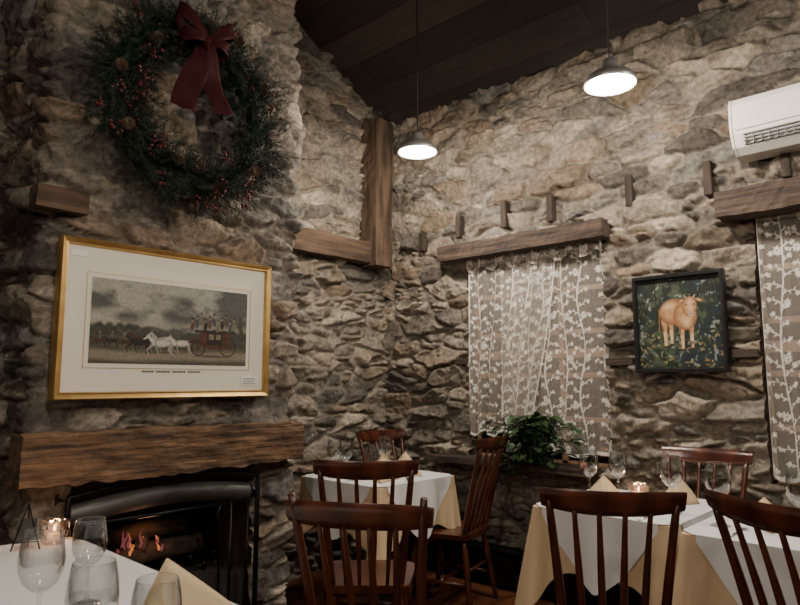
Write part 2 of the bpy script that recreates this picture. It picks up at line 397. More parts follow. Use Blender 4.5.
# ------------------------------------------------------------ canvas painting helper
class Canvas:
    def __init__(s, w, h, res, bg):
        s.w, s.h = w, h; s.nx = int(w/res)+1; s.ny = int(h/res)+1
        s.X, s.Y = np.meshgrid(np.linspace(0, w, s.nx), np.linspace(0, h, s.ny)); s.a = np.ones((s.ny, s.nx, 3))*np.array(bg)
    def put(s, m, c): m = np.clip(m, 0, 1)[..., None]; s.a = s.a*(1-m)+np.array(c)*m
    def ell(s, cx, cy, rx, ry, ang, c, soft=0.15):
        t = math.radians(ang); dx = s.X-cx; dy = s.Y-cy; a = dx*math.cos(t)+dy*math.sin(t); b_ = -dx*math.sin(t)+dy*math.cos(t)
        s.put((1-np.sqrt((a/rx)**2+(b_/ry)**2))/soft, c)
    def line(s, p, q, w, c, w2=None):
        w2 = w if w2 is None else w2
        dx, dy = q[0]-p[0], q[1]-p[1]; L = dx*dx+dy*dy+1e-12
        t = np.clip(((s.X-p[0])*dx+(s.Y-p[1])*dy)/L, 0, 1); d = np.hypot(s.X-p[0]-t*dx, s.Y-p[1]-t*dy); ww = w+(w2-w)*t
        s.put((ww-d)/(0.35*ww)+0.0, c)
    def rect(s, x0, y0, x1, y1, c): s.put(((s.X > x0) & (s.X < x1) & (s.Y > y0) & (s.Y < y1)).astype(float), c)
def coach_print():
    cv = Canvas(0.80, 0.38, 0.002, (0.28, 0.28, 0.24)); X, Y = cv.X, cv.Y
    n = fbm(X*7+0.8*fbm(X*5, Y*5, 2, 3), Y*13, 3, 6)
    sky = np.clip(0.38+n*4.0+0.3*(Y-0.25)/0.15, 0, 1)[..., None]
    cv.a = np.array((0.070, 0.073, 0.070))*(1-sky)+np.array((0.30, 0.29, 0.25))*sky
    cv.put(np.clip((0.03-np.abs(Y-.185))/.03, 0, 1)*.5, (0.34, 0.32, 0.26))
    cv.put((0.172+0.05*fbm(X*6, X*0, 5, 3)*2-Y)/0.01, (0.075, 0.076, 0.062)); cv.put((0.155+0.05*fbm(X*9, X*0, 15, 3)*2-Y)/0.006, (0.045, 0.045, 0.036))
    g = fbm(X*12, Y*40, 8, 4); cv.put(((0.13-Y)/0.01).clip(0, 1)*np.clip(0.4+g*2, 0, 1), (0.09, 0.082, 0.058))
    cv.put(((0.072-Y+0.03*fbm(X*5, Y*3, 21, 3))/0.02).clip(0, 1)*0.85, (0.21, 0.185, 0.135)); cv.put(((0.03-Y+.03*fbm(X*4, Y*3, 24, 3))/0.02).clip(0, 1)*0.85, (0.05, 0.045, 0.032))
    for i in range(16): cv.ell(0.03+0.012*i, 0.165+0.01*math.sin(i*1.7), 0.018, 0.018, 0, (0.035, 0.038, 0.028), .8)
    for i in range(10): cv.ell(0.765+0.006*math.sin(i*2), 0.13+0.012*i, 0.03, 0.014, i*30, (0.04, 0.042, 0.03), .8)
    dk = (0.02, 0.016, 0.015); wh = (0.46, 0.44, 0.39); br = (0.06, 0.032, 0.016)
    cv.ell(0.33, 0.056, 0.17, 0.008, 0, (0.06, 0.053, 0.04), .9); cv.ell(0.61, 0.044, 0.14, 0.010, 0, (0.05, 0.045, 0.035), .9)
    def horse(x, y, s, c, dd=0):
        sh = tuple(v*.55 for v in c)
        for dx, k1, k2 in ((-0.030, -0.026, -.016), (-0.021, 0.004, .012), (0.025, 0.014, .006), (0.033, -0.004, .020)):
            cv.line((x+dx*s, y-0.004*s), (x+(dx+k1)*s, y-0.024*s), 0.0048*s, sh, .003*s); cv.line((x+(dx+k1)*s, y-0.024*s), (x+(dx+k2)*s, y-0.046*s), 0.0028*s, sh, .0018*s)
        cv.ell(x, y, 0.041*s, 0.0145*s, 3, sh, .1); cv.ell(x, y+.002*s, 0.040*s, 0.0125*s, 3, c, .5)
        cv.line((x-0.030*s, y+0.003*s), (x-0.050*s, y+0.023*s), 0.011*s, c, .0055*s); cv.line((x-0.050*s, y+0.024*s), (x-0.068*s, y+0.014*s), 0.0055*s, c, .0032*s)
        cv.line((x-.050*s, y+.029*s), (x-.049*s, y+.034*s), .0016*s, c); cv.line((x+0.038*s, y+0.006*s), (x+0.058*s, y-0.008*s), 0.0035*s, sh, .0015*s)
        cv.line((x-.026*s, y+.012*s), (x-.020*s, y-.012*s), .0013*s, dk)
    horse(0.235, 0.112, 1.05, br); horse(0.225, 0.100, 1.1, dk); horse(0.345, 0.114, 1.25, (.3, .28, .25)); horse(0.335, 0.098, 1.3, wh); horse(0.435, 0.102, 1.2, wh)
    for x, y, c in ((0.045, .10, br), (0.10, .102, dk), (0.155, .098, br)):
        horse(x, y, .62, c); cv.ell(x, y+.022, 0.007, 0.014, 0, (.10, .085, .075)); cv.ell(x, y+.038, 0.004, 0.005, 0, (.2, .15, .12))
    cv.rect(0.53, 0.095, 0.70, 0.165, (0.075, 0.028, 0.018)); cv.ell(0.615, 0.10, 0.085, 0.02, 0, (0.06, 0.022, 0.015)); cv.rect(0.57, 0.10, 0.66, 0.163, dk); cv.rect(0.58, 0.128, 0.61, 0.155, (0.17, 0.14, 0.10)); cv.rect(0.62, 0.128, 0.65, 0.155, (0.15, 0.125, 0.09))
    cv.rect(0.50, 0.163, 0.73, 0.173, dk); cv.rect(0.475, 0.105, 0.53, 0.130, br); cv.line((0.48, .10), (0.74, .085), .004, (.08, .035, .02))
    for i in range(11):
        x = 0.49+i*0.0235; c = [(0.09, 0.045, 0.035), dk, (0.13, 0.11, 0.08), (0.05, 0.05, 0.06)][(i*3) % 4]; dz = 0.014*((i*7) % 3)
        cv.ell(x, 0.190+dz, 0.012, 0.028, (i % 3-1)*12, c, .3); cv.ell(x-.001, 0.217+dz, 0.0048, 0.006, 0, (0.24, 0.17, 0.12)); cv.rect(x-.005, 0.222+dz, x+.005, 0.233+dz, dk)
    for x, r in ((0.525, 0.036), (0.69, 0.045)):
        y = .048+r
        m = np.clip((0.0035-np.abs(np.hypot(X-x, Y-y)-r))/.001, 0, 1); cv.put(m, dk); cv.ell(x, y, .006, .006, 0, dk)
        for k in range(6): t = k*math.pi/6; cv.line((x-r*math.cos(t), y-r*math.sin(t)), (x+r*math.cos(t), y+r*math.sin(t)), 0.0017, (0.05, 0.022, 0.015))
    cv.line((0.47, 0.108), (0.53, 0.115), 0.003, dk); cv.line((0.31, 0.125), (0.50, 0.19), 0.0013, dk)
    cv.a = cv.a*(1+.5*fbm(X*120, Y*120, 40, 2))[..., None]
    return cv
x0, x1, z0, z1 = 0.985, 2.065, 1.272, 1.975
pic = bpy.data.objects.new('framed_coach_print', None); bpy.context.scene.collection.objects.link(pic)
b = MB()
yf = 2.885; yb_ = 2.945
b.box((x0+.02, yf+.022, z0+.02), (x1-.02, yb_, z1-.02), MATB)
fw = 0.034
prof = [(0, yb_), (0, yf+0.008), (0.005, yf), (0.013, yf+0.004), (0.023, yf+0.010), (0.029, yf+0.008), (fw, yf+0.024)]
P = []
for t, y in prof:
    P.append([(x0+t, y, z0+t), (x1-t, y, z0+t), (x1-t, y, z1-t), (x0+t, y, z1-t)])
b.grid(P, GOLD, False, wrap=True)
o = b.obj('frame_and_mat'); o.parent = pic
b = MB()
ix0, ix1, iz0, iz1 = 1.125, 1.925, 1.43, 1.81
for (a0, c0, a1, c1) in ((ix0-.022, iz0-.022, ix1+.022, iz0-.0195), (ix0-.022, iz1+.0195, ix1+.022, iz1+.022), (ix0-.022, iz0-.022, ix0-.0195, iz1+.022), (ix1+.0195, iz0-.022, ix1+.022, iz1+.022)):
    b.box((a0, yf+.0205, c0), (a1, yf+.0225, c1), GOLD)
for k in range(26):
    xx = 1.37+k*0.0115
    if k % 7 != 5: b.box((xx, yf+.0205, 1.392), (xx+.008, yf+.0225, 1.400), SIGNC)
b.box((1.90, yf+.019, 1.330), (2.0, yf+.0225, 1.375), CHINA)
for k in range(4): b.box((1.91, yf+.018, 1.338+k*.009), (1.99-.01*(k % 2), yf+.0195, 1.3405+k*.009), SIGNC)
b.box((1.03, yf+.019, 1.895), (1.10, yf+.0225, 1.92), CHINA)
o = b.obj('mat_lines_and_labels'); o.parent = pic
cv = coach_print()
o = grid_mesh('coach_engraving', ix0+cv.X, np.full(cv.X.shape, yf+.0205), iz0+cv.Y, cv.a, PRINT); o.parent = pic
# cow painting
def cow_canvas():
    W, H = 0.46, 0.49; cv = Canvas(W, H, 0.0022, (0.014, 0.022, 0.018)); X, Y = cv.X, cv.Y
    n = fbm(X*30, Y*30, 4, 4); n2 = fbm(X*14, Y*14, 9, 3)
    cv.put(np.clip(n*8-0.3, 0, 1), (0.05, 0.066, 0.04)); cv.put(np.clip(n2*8-0.6, 0, 1)*0.8, (0.012, 0.02, 0.032)); cv.put(np.clip(fbm(X*40, Y*40, 14, 3)*9-1.5, 0, 1), (0.19, 0.22, 0.20))
    rr = random.Random(4)
    for i in range(14):
        x = rr.uniform(0, W); cv.line((x, H), (x+rr.uniform(-.1, .1), rr.uniform(.2, .35)), 0.004, (0.015, 0.012, 0.011))
    for i in range(120):
        cv.ell(rr.uniform(0, W), rr.uniform(0, 0.2), rr.uniform(.006, .016), rr.uniform(.003, .007), rr.uniform(0, 180), rr.choice([(0.18, 0.12, 0.04), (0.05, 0.075, 0.03), (0.14, 0.16, 0.08), (0.01, 0.015, 0.012), (0.25, 0.2, 0.08)]))
    o1, o2, o3, dk = (0.44, 0.245, 0.12), (0.58, 0.39, 0.24), (0.22, 0.10, 0.045), (0.05, 0.028, 0.016)
    for x, t in ((0.150, .02), (0.185, .03), (0.245, .0), (0.297, .005)):
        cv.line((x, 0.26), (x+.003, 0.17+t), 0.021, o1, .012); cv.line((x-.009, 0.23), (x-.004, 0.15+t), 0.004, o3); cv.line((x+.003, 0.17+t), (x+.005, 0.105+t), 0.0115, o2, .008); cv.ell(x+.005, 0.096+t, 0.013, 0.008, 0, dk)
    cv.ell(0.205, 0.305, 0.085, 0.075, 10, o3, .1); cv.ell(0.20, 0.31, 0.078, 0.068, 10, o1, .5); cv.ell(0.175, 0.335, 0.05, 0.025, 20, o2, .9)
    cv.ell(0.268, 0.280, 0.068, 0.080, 0, o3, .1); cv.ell(0.268, 0.282, 0.064, 0.075, 0, o1, .5); cv.ell(0.275, 0.25, 0.035, 0.045, 0, o2, .9)
    cv.ell(0.294, 0.33, 0.043, 0.056, -6, o3, .1); cv.ell(0.295, 0.332, 0.040, 0.052, -6, o1, .4); cv.ell(0.298, 0.34, 0.022, 0.044, 0, o2, .8); cv.ell(0.302, 0.292, 0.024, 0.019, 0, (0.50, 0.34, 0.29), .4); cv.ell(0.294, 0.290, 0.0045, 0.0035, 0, dk); cv.ell(0.311, 0.290, 0.0045, 0.0035, 0, dk)
    cv.ell(0.25, 0.362, 0.028, 0.010, 20, o3); cv.ell(0.347, 0.362, 0.028, 0.010, -20, o3); cv.ell(0.25, 0.362, 0.018, 0.005, 20, o2, .8); cv.ell(0.347, 0.362, 0.018, 0.005, -20, o2, .8)
    cv.line((0.276, 0.378), (0.266, 0.392), 0.004, (0.42, 0.38, 0.32), .002); cv.line((0.318, 0.378), (0.328, 0.392), 0.004, (0.42, 0.38, 0.32), .002)
    cv.ell(0.276, 0.340, 0.005, 0.005, 0, dk); cv.ell(0.317, 0.340, 0.005, 0.005, 0, dk)
    cv.line((0.124, 0.32), (0.12, 0.20), 0.004, o3)
    cv.a = cv.a*(1+.6*fbm(X*60, Y*60, 40, 3))[..., None]
    return cv
pt = bpy.data.objects.new('framed_cow_painting', None); bpy.context.scene.collection.objects.link(pt)
y0, y1, z0, z1 = 1.075, 1.585, 1.40, 1.965
b = MB(); b.box((3.755, y0+.01, z0+.01), (3.78, y1-.01, z1-.01), BLACKF); P = []
for t, x in [(0, 3.78), (0, 3.732), (0.004, 3.728), (0.020, 3.728), (0.025, 3.748), (0.025, 3.755)]:
    P.append([(x, y1-t, z0+t), (x, y0+t, z0+t), (x, y0+t, z1-t), (x, y1-t, z1-t)])
b.grid(P, BLACKF, False, wrap=True); o = b.obj('frame'); o.parent = pt
cv = cow_canvas()
o = grid_mesh('cow_canvas', np.full(cv.X.shape, 3.752), y1-.025-cv.X, z0+.025+cv.Y*(0.515/0.49), cv.a, PAINT); o.parent = pt
# ------------------------------------------------------------ windows & curtains
def lace_pattern(seed):
    cv = Canvas(1.4, 1.6, 0.0035, (0.0, 0.0, 0.0)); rr = random.Random(seed); A = cv.a[..., 0]*0
    XX, YY = cv.X, cv.Y; res = 0.0035
    def stamp(cx, cy, rx, ry, ang):
        R = max(rx, ry)+0.006; i0, i1 = max(0, int((cy-R)/res)), int((cy+R)/res)+2; j0, j1 = max(0, int((cx-R)/res)), int((cx+R)/res)+2
        if i1 <= i0 or j1 <= j0: return
        t = math.radians(ang); dx = XX[i0:i1, j0:j1]-cx; dy = YY[i0:i1, j0:j1]-cy; a = dx*math.cos(t)+dy*math.sin(t); b_ = -dx*math.sin(t)+dy*math.cos(t)
        if dx.size: A[i0:i1, j0:j1] = np.maximum(A[i0:i1, j0:j1], np.clip((1-np.sqrt((a/rx)**2+(b_/ry)**2))*3, 0, 1))
    # long wandering vine trunks with arching branches, leaves and blossoms
    def branch(x, y, ang, L, turn, w):
        n = max(3, int(L/.007))
        for i in range(n):
            x += .007*math.cos(ang); y += .007*math.sin(ang); ang += math.radians(turn*(.6+1.1*i/n)); stamp(x, y, .007, w*(1-.4*i/n), math.degrees(ang))
            if i % 3 == 2:
                sg = 1 if (i//3) % 2 else -1
                stamp(x+.011*math.cos(ang+sg*1.1), y+.011*math.sin(ang+sg*1.1), .0105, .0045, math.degrees(ang)+sg*60)
        for k in range(5): stamp(x+.008*math.cos(k*1.26), y+.008*math.sin(k*1.26), .0075, .005, math.degrees(k*1.26))
    for i in range(10):
        x = -0.02+i*.15+rr.uniform(-.025, .025); y = -.05; ang = math.pi/2; f1 = rr.uniform(6, 10); p1 = rr.uniform(0, 6); k = 0; side = 1
        while y < 1.62:
            xx = x+.022*math.sin(y*f1+p1); stamp(xx, y, .0075, .0052, 90); y += .007; k += 1
            if k % 6 == 0:
                side = -side; L = rr.uniform(.045, .10)
                branch(xx, y, math.pi/2-side*rr.uniform(.6, 1.1), L, -side*rr.uniform(2, 7), .0045)
            if k % 41 == 20:
                for q in range(7): stamp(xx+side*.03+.015*math.cos(q*.9), y+.015*math.sin(q*.9), .012, .0065, math.degrees(q*.9))
    return A
PAT = lace_pattern(5)
def curtain(name, yA, yB, zt, zb, x, folds, amp, off, hem=0.03, full=1.10, taper=None):
    ny = int((yB-yA)/0.0040*1.1)+2; nz = int((zt-zb)/0.0040)+2
    s, t = np.meshgrid(np.linspace(0, 1, ny), np.linspace(0, 1, nz))
    ph = s*folds*2*math.pi+1.5*np.sin(s*5+t*1.2)
    Y = yA+(yB-yA)*s
    if taper: Y = yB-(yB-yA)*(1-s)*(1-taper*t**1.4)
    X = x+amp*(0.35+0.65*t)*np.sin(ph)+amp*.3*np.sin(ph*2.3+1)
    zbot = zb+hem*np.sin(s*folds*math.pi*1.0)
    Z = zt+(zbot-zt)*t
    pu = (off+s*(yB-yA)*full) % 1.38; pv = (0.05+(1-t)*(zt-zb)) % 1.58
    A = PAT[np.clip((pv/0.0035).astype(int), 0, PAT.shape[0]-1), np.clip((pu/0.0035).astype(int), 0, PAT.shape[1]-1)]
    A = np.maximum(A, (t > 0.985)*1.0); A = np.maximum(A, 0.5*(t < 0.02)); A = np.maximum(A, ((s < .012) | (s > .988))*.8)
    return grid_mesh(name, X, Y, Z, np.repeat(A[..., None], 3, -1), LACE)
def window(nm, yA, yB, zA, zB):
    root = bpy.data.objects.new(nm, None); bpy.context.scene.collection.objects.link(root)
    b = MB(); xo = XR+0.30
    b.box((XR+.0, yA-.05, zA-.05), (xo, yA, zB+.05), BEAMY); b.box((XR+.0, yB, zA-.05), (xo, yB+.05, zB+.05), BEAMY)
    b.box((XR+.0, yA, zB), (xo, yB, zB+.05), BEAMY); b.box((XR+.0, yA, zA-.05), (xo, yB, zA), BEAMY)
    xg = XR+0.06
    for y in np.linspace(yA, yB, 4): b.box((xg-.02, y-.018, zA), (xg+.02, y+.018, zB), WINWOOD)
    for z in np.linspace(zA, zB, 6): b.box((xg-.02, yA, z-.016), (xg+.02, yB, z+.016), WINWOOD)
    b.box((xg-.03, yA, (zA+zB)/2-.03), (xg+.03, yB, (zA+zB)/2+.03), WINWOOD)
    o = b.obj(nm+'_frame'); o.parent = root
    b = MB(); b.box((xg-.003, yA, zA), (xg+.003, yB, zB), NIGHT); o = b.obj(nm+'_pane'); o.parent = root
    b = MB(); b.box((xo, yA-.05, zA-.05), (xo+.03, yB+.05, zB+.05), mat(nm+'_night_shutter', (0.10, 0.08, 0.07), .9)); o = b.obj(nm+'_outer_shutter'); o.parent = root
    return root
window('window_1', *OPEN[0]); window('window_2', *OPEN[1])
cr = bpy.data.objects.new('lace_curtain', None); bpy.context.scene.collection.objects.link(cr)
for o in (curtain('panel_right', 1.80, 2.60, 2.24, 0.88, 3.852, 5, 0.011, 0.1, 0.015),
          curtain('panel_left', 2.14, 2.86, 2.24, 0.98, 3.822, 6, 0.018, 0.5, 0.02, taper=.35),
          curtain('valance', 1.80, 2.86, 2.25, 2.17, 3.800, 12, 0.010, 0.3, 0.02)): o.parent = cr
b = MB(); b.tube([(3.835, 1.78, 2.235), (3.835, 2.87, 2.235)], 0.008, IRON); o = b.obj('rod'); o.parent = cr
cr = bpy.data.objects.new('lace_curtain.001', None); bpy.context.scene.collection.objects.link(cr)
for o in (curtain('panel_a', 0.35, 0.92, 2.24, 0.86, 3.84, 4, 0.012, 0.2), curtain('panel_b', -0.14, 0.42, 2.24, 0.86, 3.85, 4, 0.012, 0.7)): o.parent = cr
rough_box('window_sill', (3.62, 1.86, 0.785), (3.845, 3.12, 0.822), BEAMY, 0.003, 0.03, 8)
# ------------------------------------------------------------ fireplace parts
b = MB(); FZ = 0.34
b.box((1.06, 3.42, 0), (2.08, 3.46, 0.98), SOOT); b.box((1.06, 3.0, 0), (1.115, 3.42, 0.98), SOOT); b.box((2.025, 3.0, 0), (2.08, 3.42, 0.98), SOOT)
b.box((1.06, 3.0, 0.93), (2.08, 3.42, 0.98), SOOT); b.box((1.12, 3.0, 0), (2.02, 3.42, FZ+.04), SOOT)
b.obj('firebox')
b = MB()
def arch(y, rise, z_side, r, x0=1.08, x1=2.02, base=0.0):
    pts = [(x0, y, base), (x0, y, z_side-.02)]
    for i in range(13):
        t = i/12; pts.append((x0+(x1-x0)*t, y, z_side+rise*math.sin(math.pi*t)))
    pts += [(x1, y, z_side-.02), (x1, y, base)]
    b.tube(pts, r, IRON, 8, up=(0, 1, 0))
arch(2.905, 0.045, 0.865, 0.013)
P = []
for j in range(5):
    tt = j/4; row = []
    for i in range(17):
        t = i/16; row.append((1.09+0.92*t, 2.91+0.03*tt, 0.868+0.042*math.sin(math.pi*t)-0.04*tt))
    P.append(row)
b.grid(P, IRON)
P = []
for j in range(7):
    tt = j/6; row = []
    for i in range(21):
        t = i/20; row.append((1.10+0.90*t, 2.955-0.03*math.sin(tt*math.pi), 0.832+0.04*math.sin(math.pi*t)-0.10*tt-0.0))
    P.append(row)
b.grid(P, STEELD)
b.tube([(1.10, 2.95, 0.735), (2.0, 2.95, 0.735)], 0.009, IRON)
for x in (1.12, 1.89, 1.99): b.tube([(x, 2.945, 0.04), (x, 2.945, 0.74)], 0.008, IRON)
for x in (1.08, 2.02): b.box((x-.03, 2.82, 0.0), (x+.03, 2.96, 0.02), IRON)
b.tube([(1.80, 2.90, 0.0), (1.80, 2.90, 0.66), (1.785, 2.90, 0.70), (1.80, 2.90, 0.74)], 0.006, IRON); b.lathe([(0, 0), (.05, 0), (.05, .01), (0, .02)], IRON, 16, Matrix.Translation((1.80, 2.90, 0)))
b.obj('fireplace_screen')
b = MB()
for (p, q, r) in (((1.3, 3.14, .16), (1.85, 3.18, .17), .05), ((1.32, 3.28, .17), (1.8, 3.27, .16), .055), ((1.38, 3.22, .26), (1.78, 3.2, .27), .045), ((1.5, 3.12, .20), (1.62, 3.31, .30), .03)):
    b.tube([p, [(p[k]+q[k])/2+.008 for k in range(3)], q], [r, r*1.05, r*.95], LOG, 10)
for y in (3.12, 3.29):
    b.tube([(1.22, y, .09), (1.92, y, .09)], .01, IRON)
for x in (1.3, 1.45, 1.6, 1.75, 1.88):
    b.tube([(x, 3.07, .14), (x, 3.09, .09), (x, 3.32, .09), (x, 3.34, .16)], .009, IRON)
for x in (1.3, 1.85): b.tube([(x, 3.12, .04), (x, 3.12, .09)], .009, IRON); b.tube([(x, 3.29, .04), (x, 3.29, .09)], .009, IRON)
b.obj('fire_logs_in_grate', (0, 0, FZ))
b = MB(); rr = random.Random(2)
for i in range(16):
    x = rr.uniform(1.38, 1.60); y = rr.uniform(3.07, 3.15); h = rr.uniform(.02, .065)*(1.4 if abs(x-1.47) < .05 else .7); z = rr.uniform(.19, .235)
    b.tube([(x, y, z), (x+rr.uniform(-.012, .012), y, z+h*.3), (x+rr.uniform(-.012, .012), y, z+h*.7), (x+rr.uniform(-.012, .012), y, z+h)], [.004, .008, .004, .0006], FLAME if i % 2 == 0 else FLAMEB, 6, sx=.6)
b.obj('fire_flames', (0, 0, FZ))
# ------------------------------------------------------------ wreath
def wreath():
    b = MB(); rr = random.Random(9); R = 0.385
    ring = [(R*math.cos(2*math.pi*i/40), 0, R*math.sin(2*math.pi*i/40)) for i in range(41)]
    b.tube(ring, 0.05, PINE, 8, up=(0, 1, 0))
    for i in range(1000):
        th = rr.uniform(0, 2*math.pi); rad = Vector((math.cos(th), 0, math.sin(th))); tan = Vector((-math.sin(th), 0, math.cos(th)))
        ph = rr.uniform(-math.pi*0.05, math.pi*1.05)
        off = rad*math.cos(ph)+Vector((0, -1, 0))*max(math.sin(ph), -.05)
        p = rad*R+off*0.055
        d = (off*rr.uniform(.35, 1.0)+tan*rr.uniform(-.3, 1.0)+Vector((rr.uniform(-.3, .3), 0, rr.uniform(-.3, .3)))).normalized()
        if d.y > 0: d.y *= .2
        L = rr.uniform(.08, .15) if rr.random() < .85 else .18
        q = p+d*L; b.add([p, q, p+Vector((0.002, 0.002, 0.002))], [(0, 1, 2)], TWIG)
        a = d.orthogonal().normalized(); c = d.cross(a)
        for k in range(34):
            t = (k+rr.random())/34; o = p+d*L*t; w = rr.uniform(0, 2*math.pi)
            nd = (d*0.9+(a*math.cos(w)+c*math.sin(w))*0.9).normalized(); l = rr.uniform(.022, .04)
            sd = nd.cross(Vector((rr.random()-.5, rr.random()-.5, rr.random()-.5))).normalized()*0.0019
            b.add([o-sd, o+sd, o+nd*l], [(0, 1, 2)], PINE)
    for i in range(32):
        th = rr.choice([rr.uniform(2.7, 5.6), rr.uniform(0, 6.28)]); rad = Vector((math.cos(th), 0, math.sin(th))); rc = rad*(R+rr.uniform(-.12, .12))+Vector((0, -rr.uniform(.11, .15), 0))
        for k in range(rr.randint(4, 9)):
            c = rc+Vector((rr.uniform(-.03, .03), rr.uniform(-.015, .015), rr.uniform(-.03, .03))); r = rr.uniform(.006, .0095)
            b.lathe([(0.0001, -r), (r*.8, -r*.6), (r, 0), (r*.8, r*.6), (0.0001, r)], BERRY, 7, Matrix.Translation(c))
    for i in range(9):
        th = 2.4+i*0.63; rad = Vector((math.cos(th), 0, math.sin(th))); c = rad*(R+rr.uniform(-.07, .07))+Vector((0, -.14, 0))
        M = Matrix.Translation(c) @ Matrix.Rotation(rr.uniform(.6, 2), 4, 'X') @ Matrix.Rotation(rr.uniform(-1, 1), 4, 'Y')
        for k in range(9):
            z = -.03+k*.008; r = .024*math.sin(math.pi*(k+1.3)/11)+.004
            for q in range(8):
                a = q*math.pi/4+k*.4; dx, dy = math.cos(a), math.sin(a)
                b.add([(dx*.004-dy*.005, dy*.004+dx*.005, z), (dx*.004+dy*.005, dy*.004-dx*.005, z), (dx*r+dy*.004, dy*r-dx*.004, z+.008), (dx*r-dy*.004, dy*r+dx*.004, z+.008)], [(0, 1, 2, 3)], CONE, False, M)
    def ribbon(pts, w, wd, m=RED):
        ws = w if hasattr(w, '__len__') else [w]*len(pts)
        P = []
        for i, (p, w_) in enumerate(zip(pts, ws)):
            p = Vector(p); wv = Vector(wd)*w_; rp = .010*math.sin(i*1.3)
            P.append([p-wv*.5, p-wv*.25+Vector((0, -.012+rp, 0)), p+Vector((0, .004, 0)), p+wv*.25+Vector((0, -.012-rp, 0)), p+wv*.5])
        b.grid(P, m)
    bz = 0.28; by = -0.19; bx = -.05
    for sx in (-1, 1):
        for up_, sc, ww in ((.75, 1.0, .085), (-.05, .85, .075)):
            pts = []; ws = []
            for i in range(17):
                t = i/16*2*math.pi; r = 0.075*sc*(1-math.cos(t)); pts.append((bx+sx*(r*.95), by-0.055*math.sin(t), bz+up_*r*1.0)); ws.append(ww*(.45+.55*(1-math.cos(t))/2))
            ribbon(pts, ws, (-0.35*sx*up_, 0.1, 1))
        pts = []; ws = []
        for i in range(12):
            t = i/11; pts.append((bx+sx*(.012+.085*t), by-.01-.025*math.sin(t*7+sx), bz-.34*t-.02*(sx < 0)*t)); ws.append(.03+.085*min(1, t*2.2))
        ribbon(pts, ws, (1, .15*sx, .2*sx))
    b.lathe([(0.001, -.032), (.024, -.024), (.030, 0), (.024, .024), (.001, .032)], RED, 12, Matrix.Translation((bx, by-.02, bz)))
    return b.obj('christmas_wreath', (1.545, 2.875, 2.69))
wreath()
# ------------------------------------------------------------ pendants
def pendant(name, x, y, z=2.82, W=55):
    b = MB(); top = cz(x)
    b.lathe([(.0005, -.012), (.06, -.010), (.10, -.004), (.118, .0)], LENS, 32, Matrix.Translation((0, 0, .002)))
    b.lathe([(.126, -.006), (.130, 0.0), (.126, .02), (.108, .042), (.07, .058), (.045, .064), (.040, .10), (.034, .125), (.012, .135), (.0005, .136)], ALU, 32)
    b.lathe([(.119, .0), (.126, -.006)], ALU, 32)
    b.tube([(0, 0, .13), (0, 0, top-z-.02)], .004, CORD, 6)
    b.lathe([(.0005, top-z-.05), (.05, top-z-.045), (.06, top-z-.02), (.06, top-z+.03)], ALU, 20)
    o = b.obj(name, (x, y, z))
    L = bpy.data.lights.new(name+'_bulb', 'POINT'); L.energy = W; L.color = (1, .88, .73); L.shadow_soft_size = 0.05
    lo = bpy.data.objects.new('bulb', L); bpy.context.scene.collection.objects.link(lo); lo.parent = o; lo.location = (0, 0, -.07)
pendant('pendant_lamp', 2.98, 1.33, 2.84, W=60); pendant('pendant_lamp.001', 3.04, 2.68, 2.84, W=60); pendant('unseen_fill_pendant', 3.0, -.05, 2.84, W=45)  # last one is out of frame, added to the row for general light
pendant('unseen_fill_pendant.001', 0.5, 1.1, 2.84, 42); pendant('unseen_fill_pendant.002', 0.5, -.6, 2.84, 38); pendant('unseen_fill_pendant.003', -1.6, .3, 2.84, 36)  # unseen pendants added as fill for the chimney face and the room
# ------------------------------------------------------------ AC
def ac():
    b = MB(); y0, y1 = 0.10, 0.955
    prof = [(0, .0), (0, .31), (-.13, .31), (-.185, .295), (-.205, .26), (-.208, .13), (-.20, .10)]
    prof2 = [(-.17, .035), (-.12, .005)]
    full = prof+prof2
    P = [[(x, y0, z) for x, z in full+[full[0]]], [(x, y1, z) for x, z in full+[full[0]]]]; b.grid(P, ACW, False)
    for y in (y0, y1): b.add([(x, y, z) for x, z in full], [tuple(range(len(full)))], ACW)
    for y in (y0-.002, y1-.01): b.add([(x*1.02, y, z) for x, z in full]+[(x*1.02, y+.012, z) for x, z in full], [tuple(range(9)), tuple(range(17, 8, -1))]+[(i, (i+1) % 9, 9+(i+1) % 9, 9+i) for i in range(9)], ACW)
    d = Vector((.03, 0, -.065)).normalized(); p = Vector((-.204, 0, .098))
    for k in range(4):
        q = p+d*(.004+k*.0175); b.box((q.x-.006, y0+.06, q.z-.006), (q.x+.006, y1-.06, q.z+.001), ACG)
    b.box((-.209, y0+.03, .118), (-.204, y1-.03, .122), ACG)
    for k in range(20): yy = y0+.08+k*.037; b.box((-.2, yy, .04), (-.165, yy+.004, .095), ACG)
    return b.obj('wall_air_conditioner', (3.80, 0, 2.545), bevel=0.003)
ac()
# ------------------------------------------------------------ heater
b = MB(); b.box((3.66, 0.9, .03), (3.80, 3.35, .06), IRON); b.box((3.66, .9, .06), (3.675, 3.35, .20), IRON); b.box((3.675, .9, .225), (3.80, 3.35, .24), IRON); b.box((3.76, .9, .05), (3.79, 3.35, .24), IRON)
for k in range(60): y = .95+k*.04; b.box((3.68, y, .07), (3.76, y+.003, .17), IRON)
for y in (.9, 2.1, 3.35): b.box((3.655, y-.02, 0.0), (3.80, y+.02, .245), IRON)
b.obj('baseboard_heater', bevel=.002)
